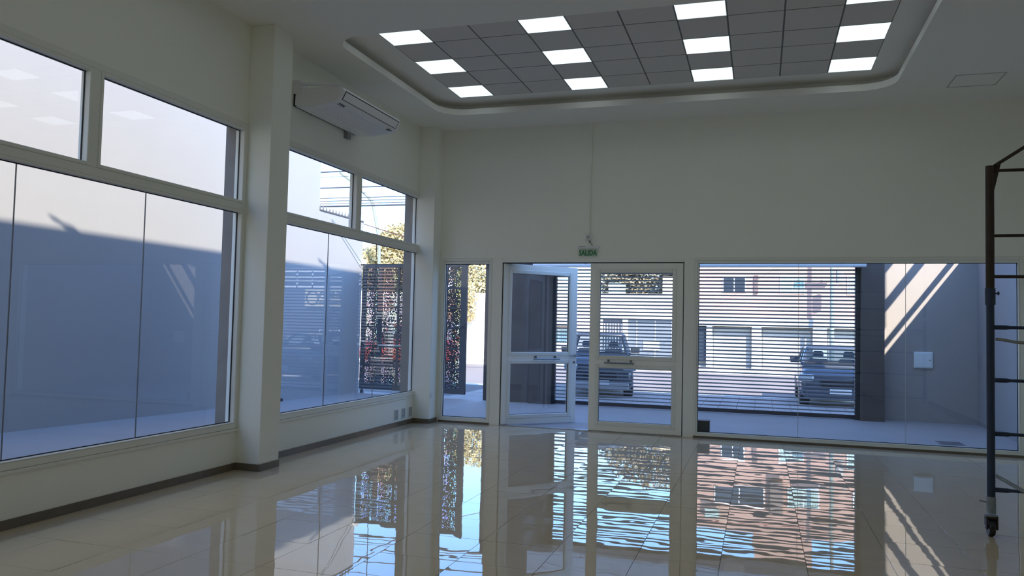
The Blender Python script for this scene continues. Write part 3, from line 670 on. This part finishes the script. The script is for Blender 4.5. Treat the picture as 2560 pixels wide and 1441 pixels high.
def far_window(parent, x0, x1, z0, z1, m, mull=True, y=FY):
    w = MB(); ring(w, 'y', y-.04, y+.02, x0, x1, z0, z1, .045)
    if mull: w.box((x0+x1)/2-.022, (x0+x1)/2+.022, y-.04, y+.02, z0+.04, z1-.04)
    wo_ = w.build('window', M_WFR, parent)
    MB().box(x0+.045, x1-.045, y-.015, y-.005, z0+.045, z1-.045).build('pane', m, wo_)
    if m is M_GREENW:
        q = MB(); k = x0+.1
        while k < x1-.08: q.box(k, k+.025, y-.022, y-.015, z0+.05, z1-.05); k += .11
        q.build('blind_slat', mat('blind_line', (.25, .36, .32), .6), wo_)
far_window(pb, 3.98, 5.05, 3.50, 4.28, M_DARKG); far_window(pb, 6.55, 7.65, 3.47, 4.28, M_GREENW); far_window(pb, 9.45, 10.5, 3.45, 4.30, M_GREENW)
far_window(pb, 3.7, 5.95, 5.55, 6.35, M_DARKG); far_window(pb, 6.95, 8.3, 5.5, 6.25, M_GREENW); far_window(pb, 9.7, 11.0, 5.5, 6.1, M_GREENW); far_window(pb, 11.6, 13, 3.5, 4.3, M_DARKG)
bxo('drain_box', mat('brown_box', (.16, .11, .10), .7), pb, 5.42, 5.60, FY-.10, FY, 3.48, 4.32)
bxo('bay', mat('bay_brown', (.20, .15, .13), .7), pb, 6.2, 6.75, FY-.3, FY, 5.2, 6.6)
bxo('air_unit', M_GREENW, pb, 3.3, 3.95, FY-.35, FY, 6.65, 7.15)
# sign building and balcony (reflected in the alley window)
sb = tag(empty('sign_building', (18, FY, 0)), 'bluish building with a shop sign farther along the street', 'building')
bxo('wall', mat('blue_grey_render', (.13, .14, .17), .8), sb, 14.05, 24.0, FY, FY+8, -.1, 7.0)
for k in range(4):
    bxo('balcony_rail', M_WFR, sb, 15.0, 20.0, FY-.12, FY, 3.55+k*.28, 3.66+k*.28)
for k in range(6): bxo('balcony_post', M_WFR, sb, 15.0+k*.98, 15.08+k*.98, FY-.12, FY, 3.5, 4.6)
sg = tag(empty('shop_sign', (16.9, FY, 2.9)), 'cream shop sign with dark letters and a ring emblem across the street', 'sign')
bxo('board', mat('sign_cream', (.85, .74, .50), .6), sg, 16.0, 18.4, FY-.14, FY-.005, 2.5, 3.45)
text('letters', 'SIHIHO', M_DARKG, .50, (16.75, FY-.15, 2.97), ROT_Y, sg, extrude=.01, sx=.95)
text('small_letters', 'INTERNACIONAL', M_DARKG, .20, (16.78, FY-.15, 2.66), ROT_Y, sg, extrude=.01)
m = MB(); n = 28; ri = []
for (rr, yy) in ((.40, -.15), (.40, -.17), (.33, -.17), (.33, -.15)): ri.append([(17.93+rr*math.cos(2*PI*i/n), FY+yy, 2.98+rr*math.sin(2*PI*i/n)) for i in range(n)])
k0 = len(m.v)
for r_ in ri: m.v += r_
for a in range(3):
    for j in range(n): q = (j+1) % n; m.face([k0+a*n+j, k0+a*n+q, k0+(a+1)*n+q, k0+(a+1)*n+j])
m.build('ring_emblem', M_DARKG, sg)
# white low building with dark shop front
wbd = tag(empty('white_building', (-1, FY, 0)), 'low white building with a dark shopfront across the street', 'building')
M_WB = mat('white_render_b', (.60, .52, .46), .85, noise=.03)
bxo('wall', M_WB, wbd, -5.0, 2.04, FY, FY+3, 2.15, 3.40)
bxo('wall', M_WB, wbd, -5.0, -1.75, FY, FY+3, -.1, 2.15)
bxo('post', M_WPIL, wbd, -.75, -.5, FY-.03, FY+.3, -.1, 2.2)
bxo('shopfront', mat('shop_dark', (.16, .18, .20), .5), wbd, -.5, 2.04, FY+.15, FY+3, -.1, 2.15)
bxo('doorway', mat('grille_dark', (.10, .10, .12), .6), wbd, -1.75, -.75, FY+.15, FY+3, -.1, 2.15)
for k in range(7): bxo('door_bar', M_WFR, wbd, -1.68+k*.14, -1.65+k*.14, FY+.10, FY+.14, -.05, 1.9)
bxo('shop_panel', M_GARAGE, wbd, .25, 1.05, FY+.10, FY+.15, .65, 1.15)
for x in (-.1, .8, 1.6): bxo('shop_mullion', M_GREYB, wbd, x, x+.05, FY+.12, FY+.15, 0, 2.1)
bxo('awning', M_GREYB, wbd, -4.9, -3.0, FY-.9, FY, 1.75, 2.05)
far_window(wbd, -4.7, -3.2, .8, 1.6, M_GREENW)
bxo('roof_block', mat('tan_render', (.75, .58, .36), .8), wbd, 1.1, 2.0, FY+.6, FY+2, 3.4, 4.3)
bxo('roof_shed', M_GREENW, wbd, -1.55, -.95, FY+.4, FY+2, 3.4, 3.95)
# white street wall with climbing plant
S(bxo('street_wall', mat('white_street_wall', (.85, .78, .68), .85, noise=.04), None, -20, -5.0, FY, FY+.25, -.1, 3.35), 'sunlit white wall along the far sidewalk')

def foliage(name, mtl, parent, blobs, n, size, seed):
    rnd = random.Random(seed); V = []; Fc = []
    tot = sum(b[3]*b[4]*b[5] for b in blobs)
    for (cx, cy_, cz, rx, ry, rz) in blobs:
        for _ in range(int(n*rx*ry*rz/tot)):
            while True:
                p = Vector((rnd.uniform(-1, 1), rnd.uniform(-1, 1), rnd.uniform(-1, 1)))
                if .35 < p.length < 1+rnd.uniform(-.12, .1): break
            c = Vector((cx+p.x*rx, cy_+p.y*ry, cz+p.z*rz)); d = Vector((rnd.gauss(0, 1), rnd.gauss(0, 1), rnd.gauss(0, .7))).normalized(); s = size*rnd.uniform(.6, 1.4)
            a = d.orthogonal().normalized(); k = len(V)
            V += [tuple(c-d*s), tuple(c+a*s*.45), tuple(c+d*s), tuple(c-a*s*.45+d.cross(a)*s*.2)]; Fc.append((k, k+1, k+2)); Fc.append((k, k+2, k+3))
    me = bpy.data.meshes.new(name); me.from_pydata(V, [], Fc); me.materials.append(mtl); me.update()
    o = link(name, me, parent); tag(o, kind='stuff'); return o
def tree(label, x, y, h, blobs, mtl, n, size, seed, trunk=.16):
    t = tag(empty('tree', (x, y, -.1)), label, 'tree')
    m = MB().path([(x, y, -.1), (x+.05, y, h*.35), (x-.05, y+.05, h*.65)], trunk, 8)
    for a in range(5):
        b = blobs[a % len(blobs)]; m.path([(x, y, h*.35), ((x+b[0])/2+.1*a, (y+b[1])/2, (h*.4+b[2])/2), (b[0]+.3*(a-2), b[1], b[2])], trunk*.4, 6)
    m.build('trunk', M_BARK, t); foliage('foliage', mtl, t, blobs, n, size, seed); return t
tree('yellow autumn tree rising behind the white wall beyond the gate', -14.3, 28.2, 6, [(-13.9, 28.2, 5.3, 1.7, 1.3, 2.1), (-15.3, 28.3, 4.4, 1.2, 1.1, 1.2), (-12.8, 28.4, 5.2, 1.0, 1.2, 2.2), (-15.6, 28.2, 4.9, .9, .9, 1.2)], M_LEAFY, 18000, .11, 3)
tree('yellow-green tree seen above the open gap of the gate', -8.6, 28.6, 5, [(-9.2, 28.6, 4.6, 1.9, 1.3, 1.5), (-7.6, 28.8, 4.3, 1.4, 1.2, 1.4)], M_LEAFY, 7000, .11, 5)
tree('rounded brownish tree crown behind the low white building', -.4, 36, 6, [(-.4, 36, 5.0, 3.2, 1.9, 3.0), (1.6, 36.2, 4.6, 1.9, 1.5, 2.2), (-2.6, 36, 4.4, 1.6, 1.5, 1.9)], M_LEAFB, 12000, .15, 9)
vine = tag(empty('climbing_plant', (-8.8, FY-.2, 3.3)), 'yellowing climbing plant hanging over the sunlit white wall', 'plant')
MB().path([(-9.4, FY-.1, -.05), (-9.2, FY-.15, 1.4), (-9.0, FY-.1, 3.2)], .04, 6).build('stem', M_BARK, vine)
foliage('foliage', M_LEAFY, vine, [(-9.0, FY-.42, 3.1, .9, .25, .9), (-8.7, FY-.38, 2.3, .5, .2, .6), (-9.8, FY-.42, 2.7, 1.0, .22, .9)], 1500, .10, 11)

# poles, lamp, wires
up_ = tag(empty('utility_pole', (9.0, 24.9, 0)), 'greenish utility pole with crossarm in front of the pink building', 'pole')
px = 8.72
MB().tube((px, 24.7, -.1), (px, 24.7, 9.2), .10, 12, .07).build('mast', mat('pole_green', (.22, .26, .23), .7), up_)
bxo('crossarm', M_BARK, up_, px-.7, px+.7, 24.62, 24.78, 5.0, 5.1); bxo('crossarm', M_BARK, up_, px-.7, px+.7, 24.62, 24.78, 6.5, 6.6)
for x in (-.5, 0, .5): MB().tube((px+x, 24.7, 5.1), (px+x, 24.7, 5.28), .04, 8).build('insulator', M_GREYB, up_)
MB().tube((px+.32, 24.7, 3.9), (px+.32, 24.7, 4.5), .17, 12).build('transformer', M_GREYB, up_)
lp = tag(empty('street_lamp', (-14.0, 25.6, 0)), 'tall bent street lamp beside the yellow tree', 'street lamp')
MB().path([(-13.75, 25.6, -.1), (-13.9, 25.6, 6.1), (-14.35, 25.6, 8.1), (-14.5, 25.6, 8.35), (-15.4, 25.6, 9.2), (-16.4, 25.6, 9.9)], .09, 8).build('mast', mat('lamp_mast', (.22, .24, .19), .6), lp)
MB().tube((-15.15, 25.5, 8.95), (-14.8, 25.5, 8.72), .10, 8, .05).build('lantern', M_GREYB, lp)
wy = 12.0
wl_ = ['topmost thick', 'second thin', 'third thick', 'fourth', 'fifth', 'sixth', 'lowest thickest']
for i, (z0, z1, r_) in enumerate(((7.045, 7.13, .028), (6.89, 6.91, .009), (6.52, 6.48, .026), (6.165, 6.13, .017), (6.08, 6.01, .015), (6.0, 5.97, .015), (5.93, 5.90, .034))):
    pts = []
    for k in range(25):
        x = -40+k*3.4; s = (z1-z0)/3.25; pts.append((x, wy+.13*i, z0+s*(x+9.25)*.25+.0006*(x+7)**2))
    tag(MB().path(pts, r_, 5).build('overhead_wire', mat('wire_dark', (.10, .10, .12), .7)), 'dark overhead street wire, %s of the bundle above the gate' % wl_[i], 'wire', 'overhead wires along the street')

# cars
def vehicle(name, label, cat, loc, rz, W2, L0, H, belt, hood, hoodlen, col, suv=False, pickup=False):
    t = empty(name, loc); t.rotation_euler = (0, 0, rz); tag(t, label, cat)
    M = mat(name+'_paint_'+str(round(col[0], 2)), col, .25, .2, coat=.6)
    def rr(w, f, r, z, c=.25):   # rounded plan, front at -y
        pts = []
        for (cx, cy_, a0) in ((w-c, f+c, -90), (w-c, r-c, 0), (-w+c, r-c, 90), (-w+c, f+c, 180)):
            for i in range(5): a = math.radians(a0+90*i/4); pts.append((cx+c*math.cos(a), cy_+c*math.sin(a), z))
        return pts
    f, r = -L0/2, L0/2
    lo = MB().loft([rr(W2*.90, f+.12, r-.10, .22), rr(W2*.98, f+.02, r, .34), rr(W2, f, r, .55), rr(W2*.99, f+.04, r-.02, hood-.16), rr(W2*.93, f+.16, r-.05, hood-.02), rr(W2*.84, f+.34, r-.15, hood)])
    def add(mb, nm, mm, **k): o = mb.build(nm, mm, None, **k); o.parent = t; return o
    add(lo, 'body', M, smooth=True)
    # greenhouse: pillars, roof, panes
    c0, c1 = f+hoodlen, (r-.12 if suv else r-.55)
    if pickup: c1 = .55
    wb0, wt0 = W2*.90, W2*.74; fz, rz_ = (.55, .22 if suv else .5); 
    if pickup: rz_ = .10
    A = {'fl': Vector((-wb0, c0, belt)), 'fr': Vector((wb0, c0, belt)), 'rl': Vector((-wb0, c1, belt)), 'rr': Vector((wb0, c1, belt))}
    B = {'fl': Vector((-wt0, c0+fz, H-.07)), 'fr': Vector((wt0, c0+fz, H-.07)), 'rl': Vector((-wt0, c1-rz_, H-.07)), 'rr': Vector((wt0, c1-rz_, H-.07))}
    add(MB().loft([rr(W2*.93, c0-.08, c1+.06, hood-.03, .15), rr(wb0+.01, c0-.02, c1+.02, belt+.01, .12)]), 'shoulder', M, smooth=True)
    pm = MB()
    for k in A: pm.tube(A[k], B[k], .05, 6)
    for sx in (-1, 1):
        mid0 = Vector((sx*wb0, (c0+c1)/2, belt)); mid1 = Vector((sx*wt0, (c0+fz+c1-rz_)/2, H-.07)); pm.tube(mid0, mid1, .04, 6)
    add(pm, 'roof_pillar', M)
    add(MB().loft([rr(wt0+.04, c0+fz-.06, c1-rz_+.06, H-.10, .12), rr(wt0+.02, c0+fz, c1-rz_, H-.03, .14), rr(wt0-.12, c0+fz+.15, c1-rz_-.12, H, .14)]), 'roof', M, smooth=True)
    GL_ = MATS.get('car_glass') or glass('car_glass', (.55, .62, .66), .06)
    for nm, q in (('windscreen', ('fl', 'fr')), ('rear_window', ('rr', 'rl')), ('side_window', ('rl', 'fl')), ('side_window', ('fr', 'rr'))):
        add(MB().quad(A[q[0]], A[q[1]], B[q[1]], B[q[0]]), nm, GL_)
    for sx in (-1, 1):
        s_ = MB().box(sx*.37-.24, sx*.37+.24, c0+.75, c0+.9, .5, belt+.12); s_.box(sx*.37-.13, sx*.37+.13, c0+.78, c0+.88, belt+.14, belt+.32)
        add(s_, 'seat', M_BLACK, bevel=.04)
    add(MB().box(-wb0+.05, wb0-.05, c0+.02, c0+.3, belt-.05, belt+.05), 'dashboard', M_BLACK, bevel=.02)
    for sx in (-1, 1):
        for yy in (f+.85, r-.85):
            n = 20; R0 = .33
            w = MB().loft([[(sx*(W2-px_), yy+R0*k_*math.cos(2*PI*i/n), R0+R0*k_*math.sin(2*PI*i/n)) for i in range(n)] for px_, k_ in ((.24, .9), (.22, 1), (.02, 1), (-.005, .88), (.0, .66))])
            wo2 = add(w, 'wheel', M_BLACK)
            hb = MB().loft([[(sx*(W2+px_), yy+R0*k_*math.cos(2*PI*i/n), R0+R0*k_*math.sin(2*PI*i/n)) for i in range(n)] for px_, k_ in ((-.04, .64), (.002, .62), (-.015, .3), (.01, .12))])
            o = hb.build('hubcap', M_CHROME, None); o.parent = wo2
        add(MB().box(sx*(W2-.12)-.17 if sx > 0 else -W2+.12-.17, sx*(W2-.12)+.17 if sx > 0 else -W2+.12+.17, f+.0, f+.16, hood-.30, hood-.13), 'headlight', MATS.get('lamp_glass') or mat('lamp_glass', (.55, .58, .6), .1), bevel=.03)
        mx = MB().loft([rr(.0+.11, -.05, .07, belt+.02, .04), rr(.12, -.06, .07, belt+.16, .04)]); mx.v = [(p[0]+sx*(W2+.08), p[1]+c0+.35, p[2]) for p in mx.v]; add(mx, 'wing_mirror', M)
    add(MB().box(-.45, .45, f-.02, f+.08, .50, .68), 'grille', M_BLACK, bevel=.02)
    add(MB().box(-W2*.85, W2*.85, f-.03, f+.10, .24, .42), 'bumper', M_GREYB if suv else M, bevel=.03)
    add(MB().box(-.24, .24, f-.045, f-.03, .36, .47), 'number_plate', M_WHITEP)
    if pickup:
        add(MB().box(-W2, W2, .62, r, .82, belt+.02).box(-W2+.08, W2-.08, .7, r-.08, belt+.02, belt+.025), 'cargo_bed', M, bevel=.03)
    return t
vehicle('suv', 'bluish grey SUV parked nose-on behind the shutter at the doors', 'car', (1.45, 9.0, -.09), .19, .86, 4.2, 1.66, 1.10, 1.02, 1.1, (.055, .065, .08), suv=True)
vehicle('hatchback', 'blue-grey car parked nose-on behind the right end of the shutter', 'car', (7.52, 9.3, -.09), 0, .88, 4.1, 1.46, 1.0, .93, 1.15, (.075, .09, .115))
vehicle('pickup_truck', 'white pickup truck parked along the far kerb, mirrored in the alley window', 'pickup', (15.6, 24.3, -.12), -PI/2, .85, 4.6, 1.45, .98, .92, 1.1, (.80, .80, .80), pickup=True)

vehicle('red_car', 'red car on the street, glimpsed only through the perforated gate', 'car', (-8.95, 19.0, -.14), -PI/2, .85, 4.2, 1.75, 1.15, 1.08, .9, (.40, .05, .03), suv=True)
